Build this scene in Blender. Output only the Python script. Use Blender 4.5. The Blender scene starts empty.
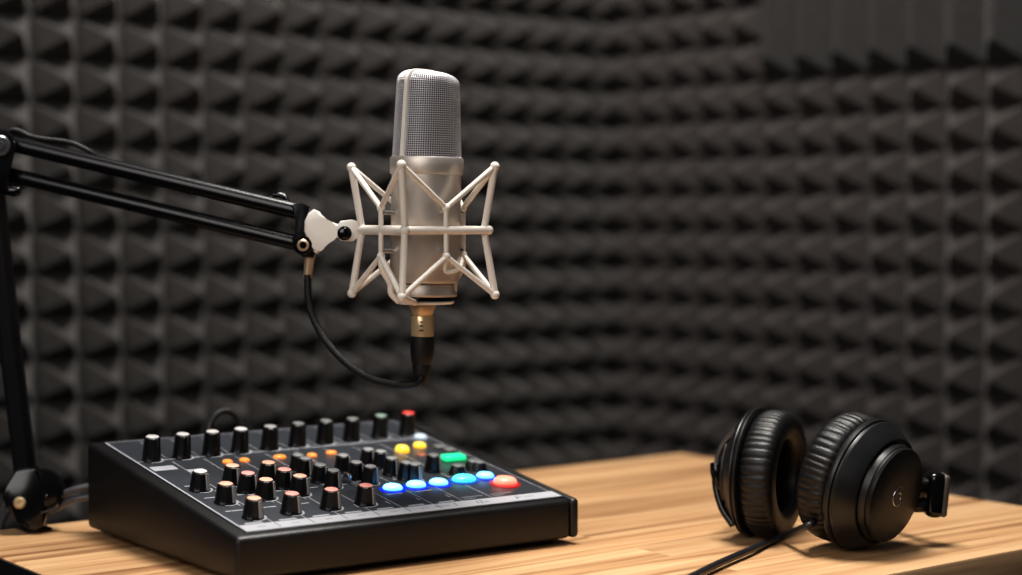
import bpy, bmesh, math, random
from mathutils import Vector, Matrix
random.seed(7)
PI = math.pi
scn = bpy.context.scene
COL = scn.collection

# ------------------------------------------------------------------ camera
F = 1750.0                       # focal length in pixels of a 1022 px wide frame
CZ = 0.973                       # eye height; the desk top is at 0.75
DESK = 0.75
PITCH = math.atan(72.5 / F)
cp, sp = math.cos(PITCH), math.sin(PITCH)
CAM = Vector((0, 0, CZ))

def ray(px, py):
    u = (px - 511) / F
    v = (287.5 - py) / F
    return Vector((u, cp + v * sp, -sp + v * cp))

def at(px, py, d):               # point at depth d along the viewing axis
    return CAM + ray(px, py) * d

def on_z(px, py, z):             # point on a level plane
    r = ray(px, py)
    return CAM + r * ((z - CZ) / r.z)

def on_plane(px, py, o, n):
    r = ray(px, py)
    return CAM + r * ((o - CAM).dot(n) / r.dot(n))

cam = bpy.data.cameras.new('camera')
cam_o = bpy.data.objects.new('camera', cam)
COL.objects.link(cam_o)
cam_o.location = CAM
cam_o.rotation_euler = (PI / 2 - PITCH, 0, 0)
cam.sensor_width = 36
cam.lens = 36 * F / 1022
cam.clip_start = 0.05
cam.dof.use_dof = True
cam.dof.focus_distance = 1.13
cam.dof.aperture_fstop = 3.2
scn.camera = cam_o

# ------------------------------------------------------------------ helpers
def tag(o, label=None, cat=None, group=None, kind=None):
    if label: o['label'] = label
    if cat: o['category'] = cat
    if group: o['group'] = group
    if kind: o['kind'] = kind
    return o

def empty(name, loc, rz=0.0):
    o = bpy.data.objects.new(name, None)
    o.empty_display_size = 0.02
    o.location = loc
    o.rotation_euler = (0, 0, rz)
    COL.objects.link(o)
    o['_w'] = 0
    del o['_w']
    return o

def world_of(o):
    m = Matrix.LocRotScale(o.location, o.rotation_euler, o.scale)
    return world_of(o.parent) @ m if o.parent else m

def build(name, bm, mat, parent=None, smooth=40, local=False):
    """link a bmesh written in world coordinates as one mesh object"""
    me = bpy.data.meshes.new(name)
    bmesh.ops.recalc_face_normals(bm, faces=bm.faces)
    bm.to_mesh(me)
    bm.free()
    if parent is not None and not local:
        me.transform(world_of(parent).inverted())
    if smooth:
        for p in me.polygons: p.use_smooth = True
        me.set_sharp_from_angle(angle=math.radians(smooth))
    mats = mat if isinstance(mat, (list, tuple)) else [mat]
    for m in mats: me.materials.append(m)
    o = bpy.data.objects.new(name, me)
    o.parent = parent
    COL.objects.link(o)
    return o

def basis(z, x=None):
    z = Vector(z).normalized()
    if x is None:
        x = Vector((0, 0, 1)) if abs(z.z) < 0.9 else Vector((1, 0, 0))
    x = Vector(x)
    x = (x - z * x.dot(z)).normalized()
    y = z.cross(x)
    return Matrix((x, y, z)).transposed()

def frame(o, z, x=None):
    return Matrix.Translation(o) @ basis(z, x).to_4x4()

I4 = Matrix.Identity(4)

def add_box(bm, cx, cy, cz, sx, sy, sz, M=I4, bev=0.0, seg=2):
    b = bmesh.new()
    bmesh.ops.create_cube(b, size=1)
    for v in b.verts:
        v.co = Vector((v.co.x * sx + cx, v.co.y * sy + cy, v.co.z * sz + cz))
    if bev:
        bmesh.ops.bevel(b, geom=list(b.edges), offset=bev, segments=seg, profile=0.5, affect='EDGES')
    merge(bm, b, M)

def merge(bm, b, M=I4):
    mp = {}
    for v in b.verts: mp[v] = bm.verts.new(M @ v.co)
    for f in b.faces:
        try:
            nf = bm.faces.new([mp[v] for v in f.verts])
            nf.material_index = f.material_index
        except ValueError: pass
    b.free()

def add_lathe(bm, prof, M=I4, seg=32, mod=None):
    """prof: list of (r, z); mod(r, z, a) -> r lets the section vary"""
    rows = []
    for r, z in prof:
        if r < 1e-6:
            rows.append([bm.verts.new(M @ Vector((0, 0, z)))])
        else:
            row = []
            for i in range(seg):
                a = 2 * PI * i / seg
                rr = mod(r, z, a) if mod else r
                row.append(bm.verts.new(M @ Vector((rr * math.cos(a), rr * math.sin(a), z))))
            rows.append(row)
    for a, b in zip(rows, rows[1:]):
        for i in range(seg):
            j = (i + 1) % seg
            if len(a) == 1 and len(b) == 1: continue
            if len(a) == 1: bm.faces.new((a[0], b[i], b[j]))
            elif len(b) == 1: bm.faces.new((a[i], b[0], a[j]))
            else: bm.faces.new((a[i], b[i], b[j], a[j]))
    for row in (rows[0], rows[-1]):
        if len(row) > 1 and rows[0] is not rows[-1]:
            try: bm.faces.new(row)
            except ValueError: pass

def spline(pts, n=8):
    pts = [Vector(p) for p in pts]
    out = []
    for i in range(len(pts) - 1):
        p0 = pts[i - 1] if i else pts[0] * 2 - pts[1]
        p1, p2 = pts[i], pts[i + 1]
        p3 = pts[i + 2] if i + 2 < len(pts) else p2 * 2 - p1
        for k in range(n):
            t = k / n
            out.append(0.5 * ((2 * p1) + (p2 - p0) * t + (2 * p0 - 5 * p1 + 4 * p2 - p3) * t * t
                              + (3 * p1 - p0 - 3 * p2 + p3) * t ** 3))
    out.append(pts[-1])
    return out

def add_tube(bm, pts, r, seg=10, smooth=0, caps=True, flat=None, up=None):
    """round tube (or a w x h ribbon when flat=(w,h)) along points; r may be a list"""
    pts = [Vector(p) for p in pts]
    if smooth: pts = spline(pts, smooth)
    n = len(pts)
    rows = []
    x = None
    for i, p in enumerate(pts):
        t = (pts[min(i + 1, n - 1)] - pts[max(i - 1, 0)]).normalized()
        if x is None:
            x = Vector(up) if up is not None else (Vector((0, 0, 1)) if abs(t.z) < 0.9 else Vector((1, 0, 0)))
        if up is not None: x = Vector(up)
        x = (x - t * x.dot(t)).normalized()
        y = t.cross(x)
        rr = r[min(i, len(r) - 1)] if isinstance(r, (list, tuple)) else r
        row = []
        if flat:
            w, h = flat
            b = min(w, h) * 0.30
            sec = [(-w/2+b, -h/2), (w/2-b, -h/2), (w/2, -h/2+b), (w/2, h/2-b), (w/2-b, h/2), (-w/2+b, h/2), (-w/2, h/2-b), (-w/2, -h/2+b)]
            for a, c in sec: row.append(bm.verts.new(p + y * a + x * c))
        else:
            for k in range(seg):
                a = 2 * PI * k / seg
                row.append(bm.verts.new(p + (x * math.cos(a) + y * math.sin(a)) * rr))
        rows.append(row)
    m = len(rows[0])
    for a, b in zip(rows, rows[1:]):
        for i in range(m):
            j = (i + 1) % m
            bm.faces.new((a[i], a[j], b[j], b[i]))
    if caps:
        bm.faces.new(rows[0][::-1])
        bm.faces.new(rows[-1])

def add_sphere(bm, c, r, seg=14):
    b = bmesh.new()
    bmesh.ops.create_uvsphere(b, u_segments=seg, v_segments=max(6, seg // 2), radius=r)
    merge(bm, b, Matrix.Translation(c))

def add_prism(bm, poly, h, M=I4, bev=0.0):
    """poly in local xy, extruded from z=-h/2 to h/2"""
    b = bmesh.new()
    lo = [b.verts.new((x, y, -h / 2)) for x, y in poly]
    hi = [b.verts.new((x, y, h / 2)) for x, y in poly]
    n = len(poly)
    b.faces.new(lo[::-1])
    b.faces.new(hi)
    for i in range(n):
        j = (i + 1) % n
        b.faces.new((lo[i], lo[j], hi[j], hi[i]))
    if bev:
        ed = [e for e in b.edges if abs(e.verts[0].co.z - e.verts[1].co.z) < 1e-7]
        bmesh.ops.bevel(b, geom=ed, offset=bev, segments=2, profile=0.5, affect='EDGES')
    merge(bm, b, M)

def BM(): return bmesh.new()

# ------------------------------------------------------------------ materials
def new_mat(name):
    m = bpy.data.materials.new(name)
    m.use_nodes = True
    nt = m.node_tree
    return m, nt, nt.nodes['Principled BSDF']

def node(nt, typ, **kw):
    n = nt.nodes.new(typ)
    for k, v in kw.items():
        if k in n.inputs: n.inputs[k].default_value = v
        else: setattr(n, k, v)
    return n

def mat(name, col, rough=0.5, metal=0.0, var=0.12, scale=60.0, bump=0.0, bscale=400.0, spec=0.5, emis=None, estr=0.0, coat=0.0):
    m, nt, p = new_mat(name)
    tc = node(nt, 'ShaderNodeTexCoord')
    nz = node(nt, 'ShaderNodeTexNoise', Scale=scale, Detail=4.0)
    nt.links.new(tc.outputs['Object'], nz.inputs['Vector'])
    rp = node(nt, 'ShaderNodeValToRGB')
    rp.color_ramp.elements[0].position = 0.3
    rp.color_ramp.elements[1].position = 0.7
    rp.color_ramp.elements[0].color = [c * (1 - var) for c in col] + [1]
    rp.color_ramp.elements[1].color = [min(1, c * (1 + var)) for c in col] + [1]
    nt.links.new(nz.outputs['Fac'], rp.inputs['Fac'])
    nt.links.new(rp.outputs['Color'], p.inputs['Base Color'])
    p.inputs['Roughness'].default_value = rough
    p.inputs['Metallic'].default_value = metal
    p.inputs['Specular IOR Level'].default_value = spec
    p.inputs['Coat Weight'].default_value = coat
    if emis:
        p.inputs['Emission Color'].default_value = (*emis, 1)
        p.inputs['Emission Strength'].default_value = estr
    if bump:
        b2 = node(nt, 'ShaderNodeTexNoise', Scale=bscale, Detail=3.0)
        nt.links.new(tc.outputs['Object'], b2.inputs['Vector'])
        bp = node(nt, 'ShaderNodeBump', Strength=bump, Distance=0.001)
        nt.links.new(b2.outputs['Fac'], bp.inputs['Height'])
        nt.links.new(bp.outputs['Normal'], p.inputs['Normal'])
    return m

def wood_mat(name):
    m, nt, p = new_mat(name)
    L = nt.links.new
    tc = node(nt, 'ShaderNodeTexCoord')
    # glued staves running along local x
    br = node(nt, 'ShaderNodeTexBrick', Scale=1.0)
    br.offset = 0.37; br.offset_frequency = 2
    br.inputs['Color1'].default_value = (0, 0, 0, 1)
    br.inputs['Color2'].default_value = (1, 1, 1, 1)
    br.inputs['Mortar'].default_value = (0.5, 0.5, 0.5, 1)
    br.inputs['Mortar Size'].default_value = 0.0
    br.inputs['Brick Width'].default_value = 0.62
    br.inputs['Row Height'].default_value = 0.041
    L(tc.outputs['Object'], br.inputs['Vector'])
    # offset the grain per stave
    va = node(nt, 'ShaderNodeVectorMath', operation='SCALE', Scale=3.1)
    L(br.outputs['Color'], va.inputs[0])
    ad = node(nt, 'ShaderNodeVectorMath', operation='ADD')
    L(tc.outputs['Object'], ad.inputs[0]); L(va.outputs[0], ad.inputs[1])
    mp = node(nt, 'ShaderNodeMapping')
    mp.inputs['Scale'].default_value = (2.0, 42, 42)
    L(ad.outputs[0], mp.inputs['Vector'])
    n1 = node(nt, 'ShaderNodeTexNoise', Scale=1.0, Detail=3.0, Roughness=0.5, Distortion=1.2)
    L(mp.outputs[0], n1.inputs['Vector'])
    mp2 = node(nt, 'ShaderNodeMapping')
    mp2.inputs['Scale'].default_value = (9, 260, 260)
    L(ad.outputs[0], mp2.inputs['Vector'])
    n2 = node(nt, 'ShaderNodeTexNoise', Scale=1.0, Detail=4.0, Roughness=0.6, Distortion=0.6)
    L(mp2.outputs[0], n2.inputs['Vector'])
    r1 = node(nt, 'ShaderNodeValToRGB')
    e = r1.color_ramp.elements
    e[0].position = 0.34; e[0].color = (0.31, 0.165, 0.08, 1)
    e[1].position = 0.62; e[1].color = (0.70, 0.475, 0.275, 1)
    k = e.new(0.46); k.color = (0.57, 0.35, 0.185, 1)
    L(n1.outputs['Fac'], r1.inputs['Fac'])
    mx = node(nt, 'ShaderNodeMix', data_type='RGBA', blend_type='MULTIPLY')
    mx.inputs[0].default_value = 0.55
    L(r1.outputs['Color'], mx.inputs[6])
    r2 = node(nt, 'ShaderNodeValToRGB')
    r2.color_ramp.elements[0].color = (0.66, 0.58, 0.52, 1)
    r2.color_ramp.elements[1].color = (1.15, 1.12, 1.05, 1)
    r2.color_ramp.elements[0].position = 0.3; r2.color_ramp.elements[1].position = 0.7
    L(n2.outputs['Fac'], r2.inputs['Fac'])
    L(r2.outputs['Color'], mx.inputs[7])
    mx2 = node(nt, 'ShaderNodeMix', data_type='RGBA', blend_type='MULTIPLY')
    mx2.inputs[0].default_value = 0.6
    r3 = node(nt, 'ShaderNodeValToRGB')
    r3.color_ramp.elements[0].color = (0.74, 0.68, 0.62, 1)
    r3.color_ramp.elements[1].color = (1.15, 1.13, 1.08, 1)
    L(br.outputs['Color'], r3.inputs['Fac'])
    L(mx.outputs[2], mx2.inputs[6]); L(r3.outputs['Color'], mx2.inputs[7])
    L(mx2.outputs[2], p.inputs['Base Color'])
    p.inputs['Roughness'].default_value = 0.42
    bp = node(nt, 'ShaderNodeBump', Strength=0.15, Distance=0.0006)
    L(n2.outputs['Fac'], bp.inputs['Height']); L(bp.outputs['Normal'], p.inputs['Normal'])
    return m

def foam_mat(name, col):
    m = mat(name, col, rough=1.0, var=0.40, scale=330, bump=0.7, bscale=520, spec=0.12)
    p = m.node_tree.nodes['Principled BSDF']
    p.inputs['Sheen Weight'].default_value = 0.12
    p.inputs['Sheen Roughness'].default_value = 0.6
    return m

def lit(name, core, glow, strength):
    m, nt, p = new_mat(name)
    tc = node(nt, 'ShaderNodeTexCoord')
    sx = node(nt, 'ShaderNodeSeparateXYZ')
    nt.links.new(tc.outputs['Generated'], sx.inputs[0])
    rp = node(nt, 'ShaderNodeValToRGB')
    rp.color_ramp.elements[0].color = (*glow, 1); rp.color_ramp.elements[0].position = 0.15
    rp.color_ramp.elements[1].color = (*core, 1); rp.color_ramp.elements[1].position = 0.75
    nt.links.new(sx.outputs['Z'], rp.inputs['Fac'])
    nt.links.new(rp.outputs['Color'], p.inputs['Emission Color'])
    p.inputs['Base Color'].default_value = (*[c * 0.5 for c in glow], 1)
    p.inputs['Emission Strength'].default_value = strength
    p.inputs['Roughness'].default_value = 0.3
    return m

M = {}
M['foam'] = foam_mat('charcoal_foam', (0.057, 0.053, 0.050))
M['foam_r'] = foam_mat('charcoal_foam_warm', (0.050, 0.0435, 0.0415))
M['wedge'] = foam_mat('charcoal_wedge_foam', (0.037, 0.0355, 0.035))
M['wood'] = wood_mat('staved_wood')
M['floor'] = mat('dark_carpet', (0.012, 0.012, 0.012), rough=1.0, bump=0.5, bscale=300)
M['ceil'] = mat('dark_ceiling', (0.05, 0.05, 0.05), rough=1.0)
M['black_metal'] = mat('black_powder_coat', (0.0045, 0.0045, 0.006), rough=0.27, bump=0.05, bscale=900)
M['gloss_black'] = mat('gloss_black', (0.0035, 0.0035, 0.004), rough=0.14)
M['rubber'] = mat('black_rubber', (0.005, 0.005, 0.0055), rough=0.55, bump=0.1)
M['cable'] = mat('black_cable', (0.005, 0.005, 0.0055), rough=0.45, bump=0.5, bscale=1500)
M['champagne'] = mat('champagne_nickel', (0.61, 0.55, 0.495), rough=0.44, metal=0.65, var=0.04, bump=0.12, bscale=2500)
M['wire'] = mat('grille_wire', (0.80, 0.78, 0.81), rough=0.36, metal=0.5, var=0.05)
M['core'] = mat('dark_capsule_core', (0.008, 0.007, 0.007), rough=0.8)
M['cream'] = mat('cream_painted_metal', (0.85, 0.79, 0.71), rough=0.38, var=0.03, bump=0.05, bscale=1500)
M['cream_b'] = mat('cream_bracket', (0.90, 0.86, 0.79), rough=0.42, var=0.03)
M['bronze'] = mat('bronze_metal', (0.66, 0.48, 0.33), rough=0.34, metal=0.6, var=0.08)
M['gold'] = mat('gold_brass', (0.86, 0.66, 0.40), rough=0.28, metal=0.65, var=0.06)
M['steel'] = mat('bright_steel', (0.62, 0.62, 0.62), rough=0.25, metal=1.0, var=0.05)
M['dark_steel'] = mat('dark_steel', (0.16, 0.16, 0.17), rough=0.3, metal=0.7, var=0.05)
M['chassis'] = mat('mixer_black_plastic', (0.0085, 0.0080, 0.0085), rough=0.42, bump=0.15, bscale=1800)
M['panel'] = mat('mixer_panel_slate', (0.040, 0.045, 0.054), rough=0.36, var=0.08, bump=0.04)
M['strip'] = mat('pale_grey_strip', (0.46, 0.47, 0.50), rough=0.4, var=0.04)
M['print'] = mat('pale_printed_line', (0.42, 0.43, 0.46), rough=0.5, var=0.05)
M['ink'] = mat('dark_printed_ink', (0.06, 0.06, 0.07), rough=0.6, var=0.05)
M['knob_facet'] = mat('grey_knob_facet', (0.27, 0.255, 0.245), rough=0.4)
M['grey_cable'] = mat('dark_grey_cable', (0.09, 0.09, 0.10), rough=0.4)
M['knob'] = mat('black_knob_plastic', (0.006, 0.006, 0.0065), rough=0.35)
M['white_cap'] = mat('white_cap', (0.62, 0.61, 0.60), rough=0.45, var=0.05)
M['grey_cap'] = mat('grey_cap', (0.30, 0.30, 0.30), rough=0.45, var=0.05)
M['dark_cap'] = mat('dark_grey_cap', (0.16, 0.165, 0.16), rough=0.5, var=0.05)
M['sage_cap'] = mat('sage_green_cap', (0.20, 0.30, 0.25), rough=0.5, var=0.05)
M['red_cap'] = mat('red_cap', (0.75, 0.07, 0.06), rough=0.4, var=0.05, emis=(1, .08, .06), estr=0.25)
M['peach_cap'] = mat('peach_cap', (0.86, 0.47, 0.34), rough=0.45, var=0.05)
M['pink_cap'] = mat('salmon_pink_cap', (0.85, 0.36, 0.31), rough=0.45, var=0.05)
M['orange_led'] = lit('orange_lamp', (1, .42, .10), (.8, .20, .02), 0.9)
M['yellow_led'] = lit('yellow_lamp', (1, .78, .12), (1, .50, .02), 1.1)
M['white_led'] = lit('white_lamp', (.75, .85, .95), (.4, .5, .6), 0.8)
M['dim_orange'] = mat('dim_orange_lamp', (0.30, 0.10, 0.05), rough=0.4)
M['blue_btn'] = lit('blue_lit_button', (.22, .70, 1), (.0, .07, 1), 3.4)
M['cyan_btn'] = lit('cyan_lit_button', (.12, .95, .92), (.0, .40, .9), 1.9)
M['sky_btn'] = lit('sky_blue_lit_button', (.22, .70, 1), (.0, .10, 1), 3.0)
M['red_btn'] = lit('red_lit_button', (1, .40, .27), (1, .02, .015), 1.6)
M['green_btn'] = lit('green_lit_button', (.05, .95, .42), (.0, .7, .22), 1.1)
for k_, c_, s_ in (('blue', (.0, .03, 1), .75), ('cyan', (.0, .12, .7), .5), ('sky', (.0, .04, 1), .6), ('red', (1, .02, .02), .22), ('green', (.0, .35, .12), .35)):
    M[k_ + '_glow'] = mat(k_ + '_glow_spill', [c * .2 + .01 for c in c_], rough=0.4, emis=c_, estr=s_)  # light spilled round the buttons, put in as emissive colour
M['leather'] = mat('black_leatherette', (0.007, 0.007, 0.0075), rough=0.44, bump=0.25, bscale=900)
M['hp_shell'] = mat('satin_black_shell', (0.010, 0.010, 0.011), rough=0.38, bump=0.05, bscale=1500)
M['hp_face'] = mat('matte_black_face', (0.0065, 0.0065, 0.007), rough=0.42, bump=0.05, bscale=1500)
M['lead'] = mat('slate_cable', (0.016, 0.018, 0.022), rough=0.4, bump=0.1)
M['hinge_cap'] = mat('dark_bronze_grey_cap', (0.11, 0.092, 0.08), rough=0.35, var=0.04)
M['mesh_cloth'] = mat('grey_speaker_cloth', (0.035, 0.037, 0.042), rough=0.9, bump=0.4, bscale=1500)

# ------------------------------------------------------------------ room
CORNER = Vector((0.1252, 2.2850, 0))
DL = Vector((-0.80985, -0.58663, 0)); NL = Vector((0.58663, -0.80985, 0))
DR = Vector((0.69859, -0.71552, 0)); NR = Vector((-0.71552, -0.69859, 0))
HP, VP_ = 0.0493, 0.0449
ZROW = CZ + 0.163
ROOM_H = 2.45

def foam_wall(D, N, phase, ncol, h, hole=None):
    bm = BM()
    Z = Vector((0, 0, 1))
    nlow = int(ZROW / VP_)
    z0 = ZROW - nlow * VP_
    nrow = int((ROOM_H - z0) / VP_)
    gap, tip = 0.0056, 0.0014
    def q(t, z, d): return CORNER + D * t + Z * z + N * d
    # backing slab
    L = phase + ncol * HP
    fr = [bm.verts.new(q(t, z, 0)) for t, z in ((0, 0), (L, 0), (L, ROOM_H), (0, ROOM_H))]
    bk = [bm.verts.new(q(t, z, -0.06)) for t, z in ((0, 0), (L, 0), (L, ROOM_H), (0, ROOM_H))]
    bm.faces.new(fr); bm.faces.new(bk[::-1])
    for i in range(4):
        j = (i + 1) % 4
        bm.faces.new((fr[i], bk[i], bk[j], fr[j]))
    for c in range(-1, ncol):
        for r in range(nrow):
            t0 = phase + c * HP; z = z0 + r * VP_
            if c == -1 and phase < 0.03: continue
            if hole and hole(t0 + HP / 2, z + VP_ / 2): continue
            ta, tb, za, zb = t0 + gap / 2, t0 + HP - gap / 2, z + gap / 2, z + VP_ - gap / 2
            if c == -1: ta = 0.004
            tc, zc = (t0 + HP / 2), za * 0.56 + zb * 0.44
            j = [random.uniform(-1, 1) * 0.0016 for _ in range(3)]
            e = 0.004                      # low vertical lip before the slope, like cut foam
            base = [bm.verts.new(q(*p, 0)) for p in ((ta, za), (tb, za), (tb, zb), (ta, zb))]
            lip = [bm.verts.new(q(*p, e)) for p in ((ta, za), (tb, za), (tb, zb), (ta, zb))]
            top = [bm.verts.new(q(tc + a * tip + j[0], zc + b * tip + j[1], h + j[2])) for a, b in ((-1, -1), (1, -1), (1, 1), (-1, 1))]
            for i in range(4):
                k = (i + 1) % 4
                bm.faces.new((base[i], base[k], lip[k], lip[i]))
                bm.faces.new((lip[i], lip[k], top[k], top[i]))
            bm.faces.new(top)
    return bm

WT0 = 0.0124 + 5 * HP              # the wedge panel starts here along the right wall
WZ0 = ZROW + 0.0                   # lower edge of the wedge panel
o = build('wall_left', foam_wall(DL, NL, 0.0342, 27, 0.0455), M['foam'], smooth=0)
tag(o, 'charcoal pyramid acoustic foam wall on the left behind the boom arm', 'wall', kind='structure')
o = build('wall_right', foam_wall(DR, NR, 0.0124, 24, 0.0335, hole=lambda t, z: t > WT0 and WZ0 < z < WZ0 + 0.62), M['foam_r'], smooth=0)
tag(o, 'charcoal pyramid acoustic foam wall on the right behind the headphones', 'wall', kind='structure')

# smooth vertical wedge foam panel on the right wall
bm = BM()
Z = Vector((0, 0, 1))
for k in range(12):
    t0 = WT0 + k * HP
    z0, z1 = WZ0, WZ0 + 0.6
    pr = [(t0, 0), (t0, 0.006), (t0 + HP * 0.42, 0.038), (t0 + HP * 0.58, 0.038), (t0 + HP, 0.006), (t0 + HP, 0)]
    lo = [bm.verts.new(CORNER + DR * t + NR * d + Z * (z0 + 0.020 * max(0, d - 0.006) / 0.032)) for t, d in pr]
    hi = [bm.verts.new(CORNER + DR * t + NR * d + Z * z1) for t, d in pr]
    bm.faces.new(lo[::-1]); bm.faces.new(hi)
    for i in range(6):
        j = (i + 1) % 6
        bm.faces.new((lo[i], lo[j], hi[j], hi[i]))
root = empty('wedge_foam_panel', CORNER + DR * (WT0 + 6 * HP) + Z * WZ0)
root.rotation_euler = (0, 0, 0)
bpy.data.objects.remove(root)
o = build('wedge_foam_panel', bm, M['wedge'], smooth=0)
tag(o, 'smooth charcoal foam panel of vertical wedges at top of the right wall', 'foam panel')

bm = BM(); add_box(bm, -0.2, 0.6, -0.03, 5.0, 4.4, 0.06)
o = build('floor', bm, M['floor'], smooth=0); tag(o, 'dark floor under the desk', 'floor', kind='structure')

# ------------------------------------------------------------------ desk
BL0 = on_z(0, 529.6, DESK); BC = on_z(681, 452.5, DESK)
ex = (BC - BL0).normalized()
DYAW = math.atan2(ex.y, ex.x)
ey = Vector((-ex.y, ex.x, 0))
pF = on_z(1022, 547.5, DESK); pF2 = on_z(898, 573, DESK)
DEPTH = ((BC - pF).dot(ey) + (BC - pF2).dot(ey)) / 2
pL = on_z(0, 557, DESK)
WID = (BC - pL).dot(ex)
TH = 0.040
desk = empty('wooden_desk', BC - ex * (WID / 2) - ey * (DEPTH / 2) - Vector((0, 0, DESK)), DYAW)
tag(desk, 'light brown wooden desk with striped grain holding mixer and headphones', 'desk')
Wd = world_of(desk)
bm = BM(); add_box(bm, 0, 0, DESK - TH / 2, WID, DEPTH, TH, Wd, bev=0.0022)
build('tabletop', bm, M['wood'], desk)
bm = BM(); add_box(bm, -WID / 2 - 0.0006, 0, DESK - TH / 2 - 0.0004, 0.0016, DEPTH - .001, TH - 0.0012, Wd)  # thin black sheet added over the wood, stands for shade on this end
build('end_shade', bm, M['rubber'], desk)['label'] = 'black sheet painting the shade on the tabletop end'
for sx in (-1, 1):
    for sy in (-1, 1):
        bm = BM()
        add_box(bm, sx * (WID / 2 - 0.05), sy * (DEPTH / 2 - 0.05), (DESK - TH) / 2, 0.045, 0.045, DESK - TH, Wd, bev=0.002)
        build('leg', bm, M['black_metal'], desk)

# ------------------------------------------------------------------ mixer
MY = 0.606
MW, MD, ZF, ZB, FT = 0.2550, 0.2270, 0.0262, 0.0600, 0.0044
MO = Vector((-0.1632, 1.0345, DESK + FT))
e1 = Vector((math.cos(MY), math.sin(MY), 0)); e2 = Vector((-math.sin(MY), math.cos(MY), 0))
mixer = empty('audio_mixer', MO + e1 * (MW / 2) + e2 * (MD / 2) - Vector((0, 0, FT)), MY)
tag(mixer, 'black audio mixer with rows of knobs and glowing coloured buttons', 'audio mixer')
SH = Matrix.Identity(4); SH[0][1] = -0.024                      # the sides run back slightly splayed
MM = Matrix.Translation(MO) @ Matrix.Rotation(MY, 4, 'Z') @ SH        # x along the front, y to the back, z up
TILT = math.atan2(ZB - ZF, MD)
PN = (MM.to_3x3() @ Vector((0, -math.sin(TILT), math.cos(TILT)))).normalized()
PO = MM @ Vector((0, 0, ZF))
PM = MM @ Matrix.Translation((0, 0, ZF)) @ Matrix.Rotation(TILT, 4, 'X')   # panel frame
PL = MD / math.cos(TILT)

def wedge_body(x0, x1, y0, y1, drop, bev):
    b = bmesh.new()
    zt = lambda y: ZF + (ZB - ZF) * y / MD - drop
    vs = []
    for x in (x0, x1):
        for y, z in ((y0, 0.0), (y1, 0.0), (y1, zt(y1)), (y0, zt(y0))):
            vs.append(b.verts.new((x, y, z)))
    b.faces.new(vs[0:4][::-1]); b.faces.new(vs[4:8])
    for i in range(4):
        j = (i + 1) % 4
        b.faces.new((vs[i], vs[j], vs[4 + j], vs[4 + i]))
    bmesh.ops.recalc_face_normals(b, faces=b.faces)
    if bev: bmesh.ops.bevel(b, geom=list(b.edges), offset=bev, segments=3, profile=0.5, affect='EDGES')
    return b
bm = BM(); merge(bm, wedge_body(0.0, MW - 0.0070, 0, MD, 0.0, 0.0034), MM)
build('body', bm, M['chassis'], mixer)
for x0 in (MW - 0.0068,):
    bm = BM(); merge(bm, wedge_body(x0, x0 + 0.0068, -0.0004, MD + 0.0004, -0.0004, 0.0030), MM)
    build('side_cheek', bm, M['chassis'], mixer)
bm = BM(); add_box(bm, MW / 2, MD / 2, -FT / 2 + 0.0005, MW - 0.024, MD - 0.026, FT + 0.001, MM, bev=0.001)
build('rubber_base', bm, M['rubber'], mixer)
bm = BM(); add_box(bm, MW / 2, PL / 2, 0.0002, MW - 0.019, PL - 0.012, 0.0012, PM, bev=0.0004)
build('control_panel', bm, M['panel'], mixer)
bm = BM(); add_box(bm, MW / 2, 0.0125, 0.0010, MW - 0.0195, 0.0118, 0.0008, PM, bev=0.0002)
bm_strip = bm; n_strip = len(bm.faces)

# printing on the panel
bm = BM()
def pline(a, b, w=0.0007, z=0.0010):
    a = Vector((a[0], a[1], z)); b = Vector((b[0], b[1], z))
    d = (b - a); n = Vector((-d.y, d.x, 0)).normalized() * w / 2
    vs = [bm.verts.new(PM @ p) for p in (a + n, b + n, b - n, a - n)]
    bm.faces.new(vs)
def to_panel(px, py, h=0.0):
    p = on_plane(px, py, PO + PN * h, PN)
    q = PM.inverted() @ p
    return q.x, q.y
y_div = sum(to_panel(x, y)[1] for x, y in ((154, 463), (330, 447), (410, 441))) / 3
xl, xr = 0.0105, MW - 0.0115
pline((xl, y_div), (xr, y_div), 0.0014)
pline((xl, 0.008), (xl, PL - 0.009), 0.0013)
pline((xr, 0.008), (xr, PL - 0.009), 0.0006)
pline((xl, PL - 0.009), (xr, PL - 0.009), 0.0007)
NCH = 10
chx = [xl + (xr - xl) * k / NCH for k in range(NCH + 1)]
for k in range(1, NCH):
    if k < 9: pline((chx[k], 0.019), (chx[k], y_div - 0.006), 0.0006)
    pline((chx[k], y_div + 0.004), (chx[k], PL - 0.014), 0.0005)
for k in range(NCH):                    # short printed scale marks beside the rear knobs
    cx = (chx[k] + chx[k + 1]) / 2
    for dx in (-0.006, 0.0, 0.006):
        pline((cx + dx - 0.0012, y_div + 0.0045), (cx + dx + 0.0012, y_div + 0.0045), 0.0009)
for k in range(NCH):                    # white panels and captions
    cx = (chx[k] + chx[k + 1]) / 2
    if k < 7:
        for yy in (0.0215, 0.048, 0.078, 0.106):
            pline((cx - 0.006, yy), (cx + 0.006, yy), 0.0022 if yy < 0.03 else 0.0014)
            pline((cx + 0.0085, yy + 0.008), (cx + 0.0085, yy + 0.014), 0.0008)
pline((0.013, y_div - 0.019), (0.030, y_div - 0.019), 0.010)
pline((0.034, y_div - 0.030), (0.046, y_div - 0.030), 0.006)
for k in (7, 8):
    pline((chx[k] + 0.003, 0.026), (chx[k] + 0.020, 0.026), 0.0007)
    pline((chx[k] + 0.003, 0.0225), (chx[k] + 0.012, 0.0225), 0.0007)
bm_print = bm

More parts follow.
